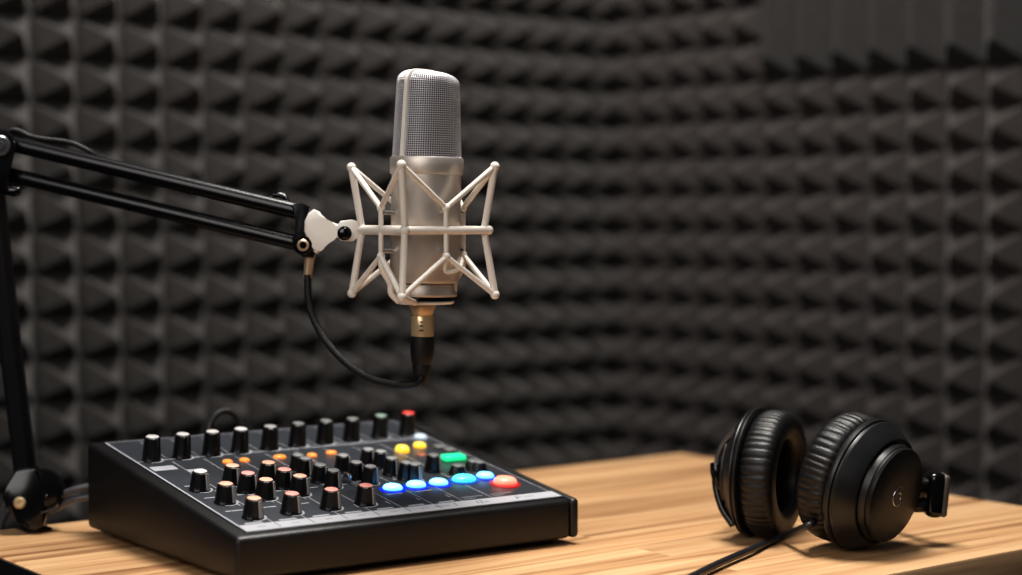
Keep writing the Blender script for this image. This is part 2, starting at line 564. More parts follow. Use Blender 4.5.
# small dark captions on the pale strip
bm = bm_strip
def squig(x0, n, y=0.0125, s=0.0011):
    for i in range(n):
        x = x0 + i * s * 1.25
        hh = s * random.choice((0.8, 1.0, 1.4))
        pline((x, y - hh / 2), (x + s * 0.3, y + hh / 2), s * 0.32, 0.00148)
        pline((x, y + random.uniform(-.4, .4) * s), (x + s * 0.9, y + random.uniform(-.4, .4) * s), s * 0.32, 0.00148)
for k in range(6): squig((chx[k] + chx[k + 1]) / 2 - 0.002, 4)
for k in range(1, 7): pline((chx[k], 0.0085), (chx[k], 0.0175), 0.0006, 0.00148)
sx0 = to_panel(445, 512)[0]
squig(sx0 - 0.004, 9)
pline((sx0 + 0.012, 0.010), (sx0 + 0.013, 0.0155), 0.0006, 0.00148)
sx1 = to_panel(481, 505)[0]
pline((sx1 - 0.003, 0.010), (sx1 - 0.0018, 0.0155), 0.0006, 0.00148)
pline((sx1, 0.0095), (sx1 + 0.0012, 0.0160), 0.0007, 0.00148)
pline((sx1 + 0.0025, 0.0118), (sx1 + 0.006, 0.0118), 0.0006, 0.00148)
sx2 = to_panel(507, 497)[0]
pline((sx2, 0.010), (sx2 + 0.002, 0.0158), 0.0007, 0.00148)
pline((sx2 + 0.001, 0.0132), (sx2 + 0.005, 0.0132), 0.0006, 0.00148)
squig(sx2 + 0.007, 6)
bm.faces.ensure_lookup_table()
for f in bm.faces[n_strip:]: f.material_index = 1
build('label_strip', bm, [M['strip'], M['ink']], mixer, smooth=0)

# knobs
def knob_mesh(h, rb, rt, tall=False):
    bm = BM()
    def flute(r, z, a):
        return r * (1 + 0.035 * math.cos(a * 10)) if z > 0.0015 else r
    prof = [(0, 0), (rb * 1.10, 0), (rb * 1.10, 0.0010), (rb, 0.0018), (rb * .98 + rt * .02, h * .3), ((rb + rt) / 2, h * .6), (rt, h - 0.0006), (rt - 0.0007, h), (0, h)]
    add_lathe(bm, prof, seg=40, mod=flute)
    # raised pointer rib down the front
    nf = len(bm.faces)
    if not tall:
        ang = -PI / 2 + 0.55
        R_ = Matrix.Rotation(ang - PI / 2, 4, 'Z')
        add_prism(bm, [(rb * .80, 0.0015), (rb * 1.22, 0.0015), (rt * 1.10, h * .97), (rt * .6, h * .97)], 0.0030,
                  Matrix.Rotation(ang, 4, 'Z') @ Matrix.Rotation(PI / 2, 4, 'X'), bev=0.0004)
        bm.faces.ensure_lookup_table()
        for f in bm.faces[nf:]: f.material_index = 1
    else:
        add_prism(bm, [(rb * .80, 0.0015), (rb * 1.08, 0.0015), (rt * 1.08, h * .97), (rt * .6, h * .97)], 0.0016,
                  Matrix.Rotation(-PI / 2 + 0.3, 4, 'Z') @ Matrix.Rotation(PI / 2, 4, 'X'), bev=0.0003)
    return bm
def cap_mesh(h, rt):
    bm = BM()
    add_lathe(bm, [(rt * .84, h - 0.0012), (rt * .84, h + 0.0004), (rt * .72, h + 0.0008), (0, h + 0.0008)], seg=24)
    return bm

def place(o, px, py, h, yaw=0.0):
    x, y = to_panel(px, py, h)
    m = PM @ Matrix.Translation((x, y, 0.0006)) @ Matrix.Rotation(yaw, 4, 'Z')
    m = world_of(mixer).inverted() @ m
    o.location = m.to_translation(); o.rotation_euler = m.to_euler()

kinds = {
    'tall': (0.0165, 0.0060, 0.0052, True),
    'mid': (0.0125, 0.0063, 0.0052, False),
    'small': (0.0118, 0.0055, 0.0046, False),
    'stub': (0.0060, 0.0056, 0.0046, False),
}
protos = {}
def knob(px, py, kind, cap, yaw=0.0, label=None):
    h, rb, rt, tall = kinds[kind]
    if kind not in protos:
        k = build('knob', knob_mesh(h, rb, rt, tall), [M['knob'], M['knob_facet']], mixer, smooth=35, local=True)
        c = build('cap', cap_mesh(h, rt), M['white_cap'], k, local=True)
        c.material_slots[0].link = 'OBJECT'
        protos[kind] = (k, c)
    else:
        k0, c0 = protos[kind]
        k = k0.copy(); COL.objects.link(k); k.parent = mixer
        c = c0.copy(); COL.objects.link(c); c.parent = k
    if 'label' in c: del c['label']
    c.material_slots[0].link = 'OBJECT'
    c.material_slots[0].material = M[cap]
    c['label'] = label or (cap.replace('_cap', '').replace('_', ' ') + ' knob cap')
    place(k, px, py, h, yaw)
    return k

rear = [(152.5, 438, 'white_cap'), (183, 435.5, 'white_cap'), (212.5, 433, 'white_cap'), (241, 430.5, 'white_cap'),
        (270.5, 428, 'grey_cap'), (298.5, 425, 'dark_cap'), (326, 422.5, 'dark_cap'), (352.5, 420.5, 'dark_cap'),
        (381, 417.5, 'sage_cap'), (408.5, 415, 'red_cap')]
for x, y, c in rear: knob(x, y, 'tall', c, random.uniform(-.3, .3))
midk = [(200.5, 472.5, 'white_cap'), (232.5, 467, 'peach_cap'), (248, 474.5, 'pink_cap'), (268.5, 464, 'peach_cap'),
        (284.5, 471, 'pink_cap'), (226, 485, 'peach_cap'), (266, 481, 'peach_cap'), (254, 499.5, 'peach_cap'),
        (292, 495, 'pink_cap'), (300, 477.5, 'peach_cap'), (331.5, 491, 'pink_cap'), (366, 487.2, 'pink_cap')]
for x, y, c in midk: knob(x, y, 'mid', c, random.uniform(-.25, .25))
smk = [(298, 456.5), (305.5, 460), (320.3, 466.5), (333.6, 472), (343.2, 457), (356.5, 464), (370.5, 468.2),
       (368.3, 451), (381, 453.2), (392, 460), (406.7, 464.4), (415, 466)]
for x, y in smk: knob(x, y, 'small', 'grey_cap', random.uniform(-.25, .25))
knob(433.6, 457, 'small', 'dark_cap', 0.2)
for x, y in ((457.6, 467.5), (473, 463), (479, 464)): knob(x, y, 'stub', 'dark_cap', 0.9)

# pale printed scales hugging the knob feet
bm = bm_print
for lst, rr in ((midk, .0080), (smk, .0068), (rear, .0078)):
    for it in lst:
        hh = kinds['tall' if lst is rear else 'mid' if lst is midk else 'small'][0]
        cx, cy = to_panel(it[0], it[1], hh)
        for k_ in range(7):
            a0, a1 = math.radians(-115 + 17 * k_), math.radians(-115 + 17 * k_ + 15)
            pline((cx + rr * math.cos(a0), cy + rr * math.sin(a0)), (cx + rr * math.cos(a1), cy + rr * math.sin(a1)), 0.0013, 0.0012)
build('printed_marking', bm, M['print'], mixer, smooth=0)

# a small silver fader
x, y = to_panel(346.5, 484)
bm = BM()
add_box(bm, x, y, 0.004, 0.0036, 0.0075, 0.0066, PM, bev=0.0008)
build('fader_cap', bm, M['steel'], mixer)
bm = BM(); add_box(bm, x, y, 0.0010, 0.0016, 0.028, 0.0006, PM)
build('fader_slot', bm, M['ink'], mixer, smooth=0)

# lamps and lit buttons (domes that sit in the panel)
def dome(name, px, py, rx, ry, h, m, label, square=False, h0=0.0):
    x, y = to_panel(px, py, h * 0.6)
    bm = BM()
    T = PM @ Matrix.Translation((x, y, 0.0006))
    if square:
        add_box(bm, 0, 0, h / 2, rx * 2, ry * 2, h, T, bev=min(ry, h) * 0.45, seg=3)
    else:
        prof = [(1.0, 0), (1.0, h * .35), (.93, h * .62), (.75, h * .84), (.45, h * .96), (0, h)]
        b = bmesh.new(); add_lathe(b, prof, seg=28)
        for v in b.verts: v.co.x *= rx; v.co.y *= ry
        merge(bm, b, T)
    o = build(name, bm, M[m], mixer)
    # move origin into the panel frame so Generated z follows the dome
    o['label'] = label
    if name == 'lit_button':                # emissive disc added to paint the button's light spilled on the panel
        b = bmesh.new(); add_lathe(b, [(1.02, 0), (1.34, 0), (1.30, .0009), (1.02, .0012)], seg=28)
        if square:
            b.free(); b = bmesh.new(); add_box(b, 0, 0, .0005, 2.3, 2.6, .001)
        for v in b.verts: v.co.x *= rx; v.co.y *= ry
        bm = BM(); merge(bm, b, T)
        build('glow_spill', bm, M[m.replace('_btn', '_glow')], o)
    return o
dome('lit_button', 392.7, 488, 0.0068, 0.0062, 0.0042, 'blue_btn', 'glowing blue round button')
dome('lit_button', 416, 485.2, 0.0068, 0.0062, 0.0042, 'blue_btn', 'glowing blue round button')
dome('lit_button', 438.6, 483, 0.0066, 0.0062, 0.0042, 'blue_btn', 'glowing blue round button')
dome('lit_button', 463.8, 479.2, 0.0088, 0.0066, 0.0046, 'cyan_btn', 'glowing cyan oval button')
dome('lit_button', 485.2, 476.4, 0.0062, 0.0058, 0.0042, 'sky_btn', 'glowing sky blue round button')
dome('lit_button', 505.2, 481.6, 0.0084, 0.0078, 0.0058, 'red_btn', 'large glowing red round button')
dome('lit_button', 453, 458.6, 0.0088, 0.0048, 0.0042, 'green_btn', 'glowing green rectangular button', True)
dome('indicator_lamp', 402.3, 449.3, 0.0050, 0.0056, 0.0050, 'yellow_led', 'glowing yellow indicator lamp')
dome('indicator_lamp', 419.7, 445.8, 0.0047, 0.0050, 0.0036, 'yellow_led', 'glowing yellow indicator lamp')
dome('indicator_lamp', 420.5, 437.5, 0.0047, 0.0050, 0.0028, 'white_led', 'pale white indicator lamp')
dome('indicator_lamp', 421.6, 455.8, 0.0040, 0.0040, 0.0016, 'dim_orange', 'dim orange indicator lamp')
for x, y, w in ((227.6, 462, .0035), (244.6, 460.4, .0035), (279.7, 457.4, .0048), (312, 455.8, .0036), (331.4, 453.3, .0040)):
    dome('indicator_lamp', x, y, w, 0.0036, 0.0022, 'orange_led', 'small orange indicator lamp')
for x, y in ((440, 448.5), (450, 451.5)):
    dome('push_button', x, y, 0.0042, 0.0040, 0.0028, 'dark_cap', 'small grey push button', True)
# rear sockets
for k in range(5):
    bm = BM()
    T = MM @ Matrix.Translation((0.02 + k * 0.048, MD, 0.034)) @ Matrix.Rotation(-PI / 2, 4, 'X')
    add_lathe(bm, [(0.0065, 0), (0.0065, 0.0022), (0.0036, 0.0022), (0.0036, 0.0004)], T, seg=20)
    build('rear_socket', bm, M['gloss_black'], mixer)

# ------------------------------------------------------------------ microphone
DM = 1.15
S = DM / F                                    # metres per pixel at the microphone
ax = at(425.5, 229, DM)
def mz(y): return at(425.5, y, DM).z
BASEZ = mz(290)
mic = empty('condenser_microphone', (ax.x, ax.y, BASEZ))
tag(mic, 'champagne condenser microphone with silver mesh head hanging in the shock mount', 'microphone')
A = Matrix.Translation((ax.x, ax.y, 0))
RB_ = 34.8 * S
zr0, zr1 = mz(174.5), mz(157.5)
bm = BM()
add_lathe(bm, [(0, mz(284)), (RB_ * .80, mz(284)), (RB_ * .96, mz(282)), (RB_, mz(279)), (RB_, zr0)], A, seg=64)
build('body', bm, M['champagne'], mic)
bm = BM()
add_lathe(bm, [(RB_ * .9, zr0 - .0003), (RB_ * 1.035, zr0), (RB_ * 1.06, zr0 + .0008), (RB_ * 1.06, zr1 - .0012), (RB_ * 1.03, zr1), (RB_ * .9, zr1)], A, seg=64)
build('collar', bm, M['champagne'], mic)
bm = BM()
add_lathe(bm, [(0, mz(296)), (RB_ * .93, mz(296)), (RB_ * .95, mz(294)), (RB_ * .86, mz(288)), (RB_ * .86, mz(284)), (0, mz(284))], A, seg=48)
build('base_ring', bm, M['champagne'], mic)
bm = BM()
add_lathe(bm, [(0, mz(300)), (RB_ * .86, mz(300)), (RB_ * .86, mz(294.5)), (0, mz(294.5))], A, seg=48)
build('threaded_base', bm, M['gloss_black'], mic)

TA = math.atan2(-0.76, -0.65)                 # direction of the rib, near left
ztop = mz(71.0)
HG = ztop - zr1
def grille_pt(a, t, infl=0.0):
    """a: angle from the rib direction, t: 0 bottom .. 1 along the profile to the crown"""
    # profile: straight side then rounded shoulder to the crown
    cut = 0.78
    ra, rb0 = 1.0, 1.0
    if t <= cut:
        z = t / cut * 0.86
        k = 1.0
    else:
        u = (t - cut) / (1 - cut) * PI / 2
        z = 0.86 + 0.14 * math.sin(u)
        k = 1 - (1 - math.cos(u)) * 1.0
        k = max(k, 0.0) ** 0.55 if k > 0 else 0
    taper_t = 1.0 - 0.15 * z
    taper_n = 1.0 - 0.07 * z
    R = RB_ * 0.985 + infl
    x, y = R * taper_t * k * math.cos(a), R * taper_n * k * math.sin(a)
    across = (x * math.cos(TA) - y * math.sin(TA)) + 0.25 * RB_      # the crown slopes down to one side
    return Vector((x, y, zr1 + HG * z - 0.10 * across * max(0.0, (z - 0.70) / 0.30)))
GM = Matrix.Translation((ax.x, ax.y, 0)) @ Matrix.Rotation(TA, 4, 'Z')
def grille_bm(nu, nv, infl, tmax=1.0):
    bm = BM()
    rows = []
    for j in range(nv + 1):
        t = j / nv * tmax
        rows.append([bm.verts.new(GM @ grille_pt(2 * PI * i / nu, t, infl)) for i in range(nu)])
    for a, b in zip(rows, rows[1:]):
        for i in range(nu):
            k = (i + 1) % nu
            bm.faces.new((a[i], a[k], b[k], b[i]))
    return bm
core = grille_bm(64, 30, -0.0010, 0.985)
head = build('grille_core', core, M['core'], mic)
bm = grille_bm(92, 42, 0.0, 0.975)
g = build('mesh_grille', bm, M['wire'], mic, smooth=180)
w = g.modifiers.new('wire', 'WIREFRAME')
w.thickness = 0.00060; w.use_even_offset = False; w.use_replace = True
bm = BM()
path = [grille_pt(0, t, 0.0006) for t in [i / 24 * 0.985 for i in range(25)]]
path2 = [grille_pt(PI, t, 0.0006) for t in [i / 24 * 0.985 for i in range(25)]]
full = [GM @ p for p in path] + [GM @ p for p in path2[::-1]]
yv = GM.to_3x3() @ Vector((0, 1, 0))
rows = []
c0 = Vector((ax.x, ax.y, zr1 + HG * 0.4))
for i, p in enumerate(full):
    t = (full[min(i + 1, len(full) - 1)] - full[max(i - 1, 0)]).normalized()
    nn = t.cross(yv).normalized()
    if nn.dot(p - c0) < 0: nn = -nn
    rows.append([bm.verts.new(p + yv * a + nn * c) for a, c in ((-0.0017, -.0016), (-0.0014, .0009), (0.0014, .0009), (0.0017, -.0016))])
for a, b in zip(rows, rows[1:]):
    for i in range(4):
        k = (i + 1) % 4
        bm.faces.new((a[i], a[k], b[k], b[i]))
bm.faces.new(rows[0]); bm.faces.new(rows[-1])
build('rib', bm, M['cream'], mic)
mic.rotation_euler = (0, math.radians(1.2), 0)      # the microphone hangs a touch off plumb
mic.location.x -= 1.3 * S

# ------------------------------------------------------------------ shock mount
mount = empty('shock_mount', (ax.x, ax.y, mz(304)))
tag(mount, 'cream spider shock mount with zigzag rods caging the microphone', 'shock mount')
a18 = math.radians(12.8)
dF = Vector((-math.sin(a18), -math.cos(a18), 0)); dR = Vector((math.cos(a18), -math.sin(a18), 0))
dirs = [dF, dR, -dF, -dR]                        # front, right, back, left
RT, RMID, RI = 74.3 * S, 63.2 * S, 47 * S
ctr = Vector((ax.x - 2.9 * S, ax.y, 0))
zt_, zm_, zb_ = mz(167), mz(230), mz(294)
zit, zib = mz(208), mz(255.5)
rad = 3.6 * S
def V3(d, r, z): return ctr + d * r + Vector((0, 0, z))
for i, d in enumerate(dirs):
    bm = BM()
    add_tube(bm, [V3(d, RT, zt_), V3(d, RMID, zm_), V3(d, RT, zb_)], rad, seg=12)
    add_sphere(bm, V3(d, RT, zt_), rad * 1.35); add_sphere(bm, V3(d, RT, zb_), rad * 1.35)
    add_sphere(bm, V3(d, RMID, zm_), rad * 1.5)
    build('post', bm, M['cream'], mount)
rim_ = []
for i in range(4):
    d0, d1 = dirs[i], dirs[(i + 1) % 4]
    di = (d0 + d1).normalized()
    bm = BM()
    add_tube(bm, [V3(d0, RMID, zm_), V3(d1, RMID + (5 * S if i == 0 else 0), zm_)], rad * 1.15, seg=12)
    if i == 0: add_sphere(bm, V3(d1, RMID + 5 * S, zm_), rad * 1.3)
    build('ring_bar', bm, M['cream'], mount)
    for z, zi in ((zt_, zit), (zb_, zib)):
        bm = BM()
        add_tube(bm, [V3(d0, RT, z), V3(di, RI, zi), V3(d1, RT, z)], rad * 0.85, seg=10)
        add_sphere(bm, V3(di, RI, zi), rad * 1.2)
        build('zigzag_rod', bm, M['cream'], mount)
    bm = BM()
    add_tube(bm, [V3(di, RI, zit), V3(di, RI, zib)], rad * 0.72, seg=10)
    # pad that bears on the microphone body
    Mx = frame(V3(di, (RB_ + RI) / 2, (zit * .85 + zib * .15)), di)
    build('inner_rod', bm, M['cream'], mount)
    for zz in (zit * .9 + zib * .1, zit * .1 + zib * .9):
        bm = BM()
        q0 = V3(di, RI, zz); q1 = Vector((ax.x, ax.y, zz)); q1 = q1 + (q0 - q1).normalized() * RB_ * .995
        add_tube(bm, [q1, q0], rad * 0.7, seg=10)
        build('grip_stud', bm, M['steel'], mount)
    if i in (1, 3):
        bm = BM()
        add_tube(bm, [V3(di, RI, zib), V3(di, RI * .98, mz(268)), V3(di, RI * .86, mz(277)), V3(di, RI * .78, mz(284)), V3(di, RI * .76, mz(293)), V3(di, RI * .58, mz(301))], rad * 0.9, seg=10, smooth=5)
        build('cradle_hook', bm, M['cream'], mount)
bm = BM()
add_lathe(bm, [(RB_ * .45, mz(304)), (RB_ * .78, mz(304)), (RB_ * .84, mz(302)), (RB_ * .78, mz(299.8)), (RB_ * .45, mz(299.8))], A, seg=48)
build('cradle_ring', bm, M['cream'], mount)
bm = BM()
add_tube(bm, [V3(dirs[0], RT, zb_), V3(dirs[0], RB_ * .80, mz(301.5))], rad * .9, seg=10)
add_tube(bm, [V3((dirs[0] + dirs[1]).normalized(), RI, zib), V3((dirs[0] + dirs[1]).normalized(), RI * .97, mz(270)), V3((dirs[0] + dirs[1] * 2.4).normalized(), RI * .97, mz(268)), V3((dirs[1] + dirs[2]).normalized(), RI, zib)], rad * .6, seg=10, smooth=5)
build('cradle_link', bm, M['cream'], mount)
# stem along the front-left bar to the clamp
dS = (V3(dirs[3], RMID, zm_) - V3(dirs[0], RMID, zm_)).normalized()
pS0 = V3(dirs[3], RMID, zm_)
bm = BM(); add_tube(bm, [V3(dirs[0], RMID, zm_), pS0 + dS * (16 * S)], rad * 1.35, seg=14)
build('stem', bm, M['cream'], mount)
DC = (pS0 + dS * 0.012).y
clampP = at(347.5, 231, 1.165)

# ------------------------------------------------------------------ microphone cable with its plug
plug_top = mz(304)
cabl = empty('microphone_cable', (ax.x - 3 * S, ax.y, mz(386)))
tag(cabl, 'black braided cable with gold ringed plug curving under the microphone', 'cable')
PX = Matrix.Translation((ax.x - 3.2 * S, ax.y, 0))
bm = BM()
add_lathe(bm, [(0, plug_top), (13.5 * S, plug_top), (13.5 * S, mz(307)), (11 * S, mz(313)), (9.6 * S, mz(317)), (0, mz(317))], PX, seg=36)
build('coupling', bm, M['bronze'], cabl)
bm = BM()
add_lathe(bm, [(0, mz(316)), (11 * S, mz(316)), (11.6 * S, mz(317.5)), (11.6 * S, mz(336)), (11 * S, mz(337.5)), (0, mz(337.5))], PX, seg=36)
gc = build('gold_collar', bm, M['gold'], cabl)
bm = BM()
for zz, ww in ((321.5, 2.0), (325.5, 3.0), (330, 4.4)):
    p = Vector((ax.x - 3.2 * S - 0.5 * S, ax.y, 0)) + Vector((0, -11.75 * S, 0)); p.z = mz(zz)
    add_box(bm, p.x, p.y, p.z, ww * S, 0.0004, 1.6 * S)
build('engraved_mark', bm, M['ink'], gc, smooth=0)
bm = BM()
LEAN = Matrix.Translation((ax.x - 3.2 * S, ax.y, mz(337))) @ Matrix.Rotation(math.radians(2), 4, 'Y')
zz = lambda y: -(y - 337) * S
add_lathe(bm, [(0, zz(336.5)), (11.8 * S, zz(336.5)), (12.2 * S, zz(345)), (11.5 * S, zz(355)), (10 * S, zz(363.5)), (9.2 * S, zz(364.5)), (9.4 * S, zz(366)), (8.2 * S, zz(374)), (6.4 * S, zz(384)), (5.2 * S, zz(385.5)), (0, zz(385.5))], LEAN, seg=36)
build('plug_boot', bm, M['rubber'], cabl)
pts = [at(422, 376, DM), at(418.5, 382.5, DM), at(408, 385, DM), at(393, 384, DM + .003), at(372, 379, DM + .01), at(350, 366, DM + .018), at(330, 346, DM + .025), at(316, 324, DM + .03), at(309, 302, DM + .032), at(307.5, 275, DM + .033)]
bm = BM(); sp_ = spline(pts, 14)
add_tube(bm, sp_, [3.8 * S * (1.0 + 0.07 * math.sin(i * 2.1)) for i in range(len(sp_))], seg=12)
build('cord', bm, M['cable'], cabl)
dj = DM + .034
Sj = dj / F
bm = BM()
pa, pb = at(310.5, 252, dj), at(307.4, 279, dj)
add_tube(bm, [pa, pa * .6 + pb * .4, pb], [6.0 * Sj, 5.0 * Sj, 4.3 * Sj], seg=18)
build('strain_relief_sleeve', bm, M['bronze'], cabl)

# ------------------------------------------------------------------ boom arm
DB = 1.238
DE = 1.225                                        # depth at the elbow
baseP = on_z(34, 530, DESK)
boom = empty('boom_arm', (baseP.x, baseP.y, DESK))
tag(boom, 'black articulated boom arm reaching from the desk to the microphone', 'boom arm')
Sb = DE / F
def tubebar(a, b, w, h, name):
    bm = BM()
    add_tube(bm, [a, b], 0, flat=(w, h))
    return build(name, bm, M['black_metal'], boom, smooth=60)
tubebar(at(-4, 140, DE), at(303, 212.5, dj + .004), 0.0105, 15.5 * Sb, 'upper_bar')
tubebar(at(-6, 171, DE + .004), at(299, 243.5, dj + .004), 0.0100, 14.5 * Sb, 'lower_bar')
# end fork joining both bars
bm = BM()
MF = frame(at(301, 228, dj + .002), CAM - at(301, 228, dj), (0, 0, 1))
# local x is up, local y to the left of the picture
def pic(pts_, cx, cy, d): return [(-(y - cy) * d / F, -(x - cx) * d / F) for x, y in pts_]
add_prism(bm, pic([(291, 205), (303, 203), (310, 207), (309, 216), (304, 226), (306, 238), (316, 250), (313, 258), (303, 257), (294, 250), (292, 240), (297, 232), (297, 220)], 301, 228, dj), 0.017, MF, bev=0.0012)
build('end_fork', bm, M['black_metal'], boom, smooth=30)
bm = BM()
Mb = frame(at(303, 245.2, dj - .007), CAM - at(303, 245, dj), (0, 0, 1))
add_lathe(bm, [(9.8 * Sj, -.003), (9.8 * Sj, .0012), (8.8 * Sj, .0022), (0, .0022)], Mb, seg=32)
hb = build('pivot_disc', bm, M['gloss_black'], boom)
bm = BM()
add_lathe(bm, [(6.0 * Sj, .0018), (6.0 * Sj, .0034), (4.6 * Sj, .0044), (2.6 * Sj, .0044), (2.4 * Sj, .0028), (0, .0028)], Mb, seg=28)
bo = build('bolt', bm, M['bronze'], hb)
bm = BM()
add_lathe(bm, [(3.4 * Sj, .0040), (3.4 * Sj, .00475), (1.2 * Sj, .00475), (0, .0046)], Mb, seg=20)
build('hex_socket', bm, M['gloss_black'], bo)
# clip on top of the upper bar
bm = BM()
add_tube(bm, [at(268, 199.5, dj + .01), at(277, 195, dj + .01), at(284, 196.5, dj + .01), at(287, 202, dj + .008)], [.002, .003, .0032, .002], seg=10, smooth=4)
build('cable_clip', bm, M['gloss_black'], boom)
# cream bracket between fork and clamp
bm = BM()
dk = dj - .002
Mk = frame(at(322, 230, dk), CAM - at(322, 230, dk), (0, 0, 1))
add_prism(bm, pic([(304.3, 231), (305, 221), (309, 213), (314, 209.3), (320, 212), (325, 221.5), (331, 224.5), (341, 224.8), (341, 236.5), (333, 237.5), (326, 242), (319.5, 249), (317.5, 254), (313.5, 252), (312, 244), (307, 238)], 322, 230, dk), 0.012, Mk, bev=0.0018)
build('end_bracket', bm, M['cream_b'], boom, smooth=35)
# clamp block with black thumb screw, belongs to the shock mount
bm = BM()
Mc = frame(clampP, CAM - clampP, (0, 0, 1))
add_prism(bm, pic([(337, 226), (340.5, 221), (352, 219.5), (359, 222), (361, 229), (360, 237), (352, 241.5), (341, 241), (337.5, 237)], 347.5, 231, 1.165), 0.014, Mc, bev=0.002)
cb = build('clamp_block', bm, M['cream_b'], mount, smooth=35)
bm = BM()
Mt = frame(at(344.5, 233.3, 1.165 - .007), CAM - clampP, (0, 0, 1))
add_lathe(bm, [(7.2 * S, -.002), (7.2 * S, .0006), (5.6 * S, .0014), (5.2 * S, .0036), (3.4 * S, .0042), (0, .0042)], Mt, seg=28)
build('thumb_screw', bm, M['gloss_black'], cb)
bm = BM()
add_tube(bm, [clampP, pS0 + dS * (12 * S)], rad * 1.5, seg=16)
build('clamp_sleeve', bm, M['cream'], mount)
# elbow joint
bm = BM()
pe = at(-4, 151, DE - .006)
Me = frame(pe, CAM - pe, (0, 0, 1))
add_prism(bm, pic([(-20, 140), (-14, 131), (-4, 128), (6, 130), (13, 137), (15, 147), (12, 160), (9, 172), (7, 190), (-16, 190), (-20, 170)], -4, 151, DE), 0.024, Me, bev=0.002)
build('elbow_joint', bm, M['black_metal'], boom, smooth=35)
bm = BM()
Mn = frame(at(0, 145.5, DE - .0195), CAM - pe, (0, 0, 1))
add_lathe(bm, [(10 * Sb, -.003), (10 * Sb, .001), (8.5 * Sb, .002), (4.5 * Sb, .002), (4.0 * Sb, .0036), (0, .0036)], Mn, seg=32)
build('elbow_bolt', bm, M['dark_steel'], boom)
bm = BM()
add_tube(bm, [at(4, 190, DE - .008), at(14, 191, DE - .008), at(20, 191, DE - .008)], [.003, .0042, .003], seg=14)
build('tension_knob', bm, M['gloss_black'], boom)
# lower arm
bm = BM()
add_tube(bm, [at(-8, 176, DE + .004), at(8.5, 330, DB), at(27, 486, DB + .002)], 0, flat=(0.012, 0.0150), up=(1, 0, 0))
build('lower_arm', bm, M['black_metal'], boom, smooth=25)
# base joint: discs, bolt and foot
Sd = DB / F
pj = at(42, 491, DB - .004)
Mj = frame(pj, CAM - pj, (0, 0, 1))
bm = BM()
add_lathe(bm, [(0, -.012), (20 * Sd, -.012), (22.5 * Sd, -.009), (22.5 * Sd, .004), (20 * Sd, .008), (15 * Sd, .0095), (0, .0095)], Mj, seg=40)
add_prism(bm, pic([(17, 470), (38, 466), (44, 490), (48, 512), (44, 525.5), (36, 530), (28, 528), (21, 517), (8, 506), (4, 496), (8, 484)], 42, 491, DB), 0.020, Mj, bev=0.003)
bj = build('base_joint', bm, M['gloss_black'], boom, smooth=35)
bm = BM()
Mo = frame(at(19.5, 503, DB - .0178), CAM - pj, (0, 0, 1))
add_lathe(bm, [(6.2 * Sd, -.002), (6.2 * Sd, .001), (4.4 * Sd, .0028), (2.2 * Sd, .0028), (1.8 * Sd, .0018), (0, .0018)], Mo, seg=28)
build('bolt', bm, M['gold'], bj)
bm = BM()
add_tube(bm, [at(41, 513, DB - .0165), at(60, 507, DB - .0155)], .0010, seg=10)
add_sphere(bm, at(46.5, 496.5, DB - .0155), .0018)
build('lever', bm, M['black_metal'], bj)
# desk clamp under the foot
cpt = Vector((baseP.x, baseP.y, DESK))
bm = BM()
bk = (baseP - BC).dot(ey)                         # distance from the rear edge (negative = in front of it)
Mcl = Matrix.Translation((baseP.x, baseP.y, DESK)) @ Matrix.Rotation(DYAW, 4, 'Z')
add_box(bm, 0, 0.002, 0.0013, 0.018, 0.026, 0.0026, Mcl, bev=.0007)
build('foot_plate', bm, M['black_metal'], boom)
# cable lying on the arm
bm = BM()
dq = DE - .003
add_tube(bm, [at(2, 140, dq), at(9, 131.5, dq), at(17, 130.5, dq), at(30, 136, dq), at(45, 139.2, dq), at(62, 141, dq), at(75, 144.2, dq), at(88, 150.5, dq), at(97, 157, dq + .003), at(104, 164, dq + .008)], 2.6 * Sb, seg=10, smooth=8)
build('arm_cable', bm, M['cable'], boom)

# ------------------------------------------------------------------ cables behind the mixer
ca = empty('patch_cable', MM @ Vector((0.075, MD + 0.014, 0.02)))
tag(ca, 'thin black cable arching up in a loop behind the rear row of mixer knobs', 'cable')
y_at = MD + 0.010
def rear_pt(px, py, back):                     # on an upright plane a little behind the mixer
    o_ = MM @ Vector((0, MD + back, 0))
    return on_plane(px, py, o_, e2)
bm = BM()
add_tube(bm, [rear_pt(208, 458, .004), rear_pt(206.5, 442, .012), rear_pt(209, 427, .016), rear_pt(216, 415, .017), rear_pt(226, 411, .017), rear_pt(235, 416, .016), rear_pt(241.5, 426, .014), rear_pt(244, 440, .010), rear_pt(245, 456, .004)], .0024, seg=10, smooth=7)
build('cord', bm, M['cable'], ca)
for px in (208, 243):
    bm = BM(); p = rear_pt(px, 457, .0)
    add_tube(bm, [p, p + e2 * .008], .0042, seg=14)
    build('plug', bm, M['rubber'], ca)
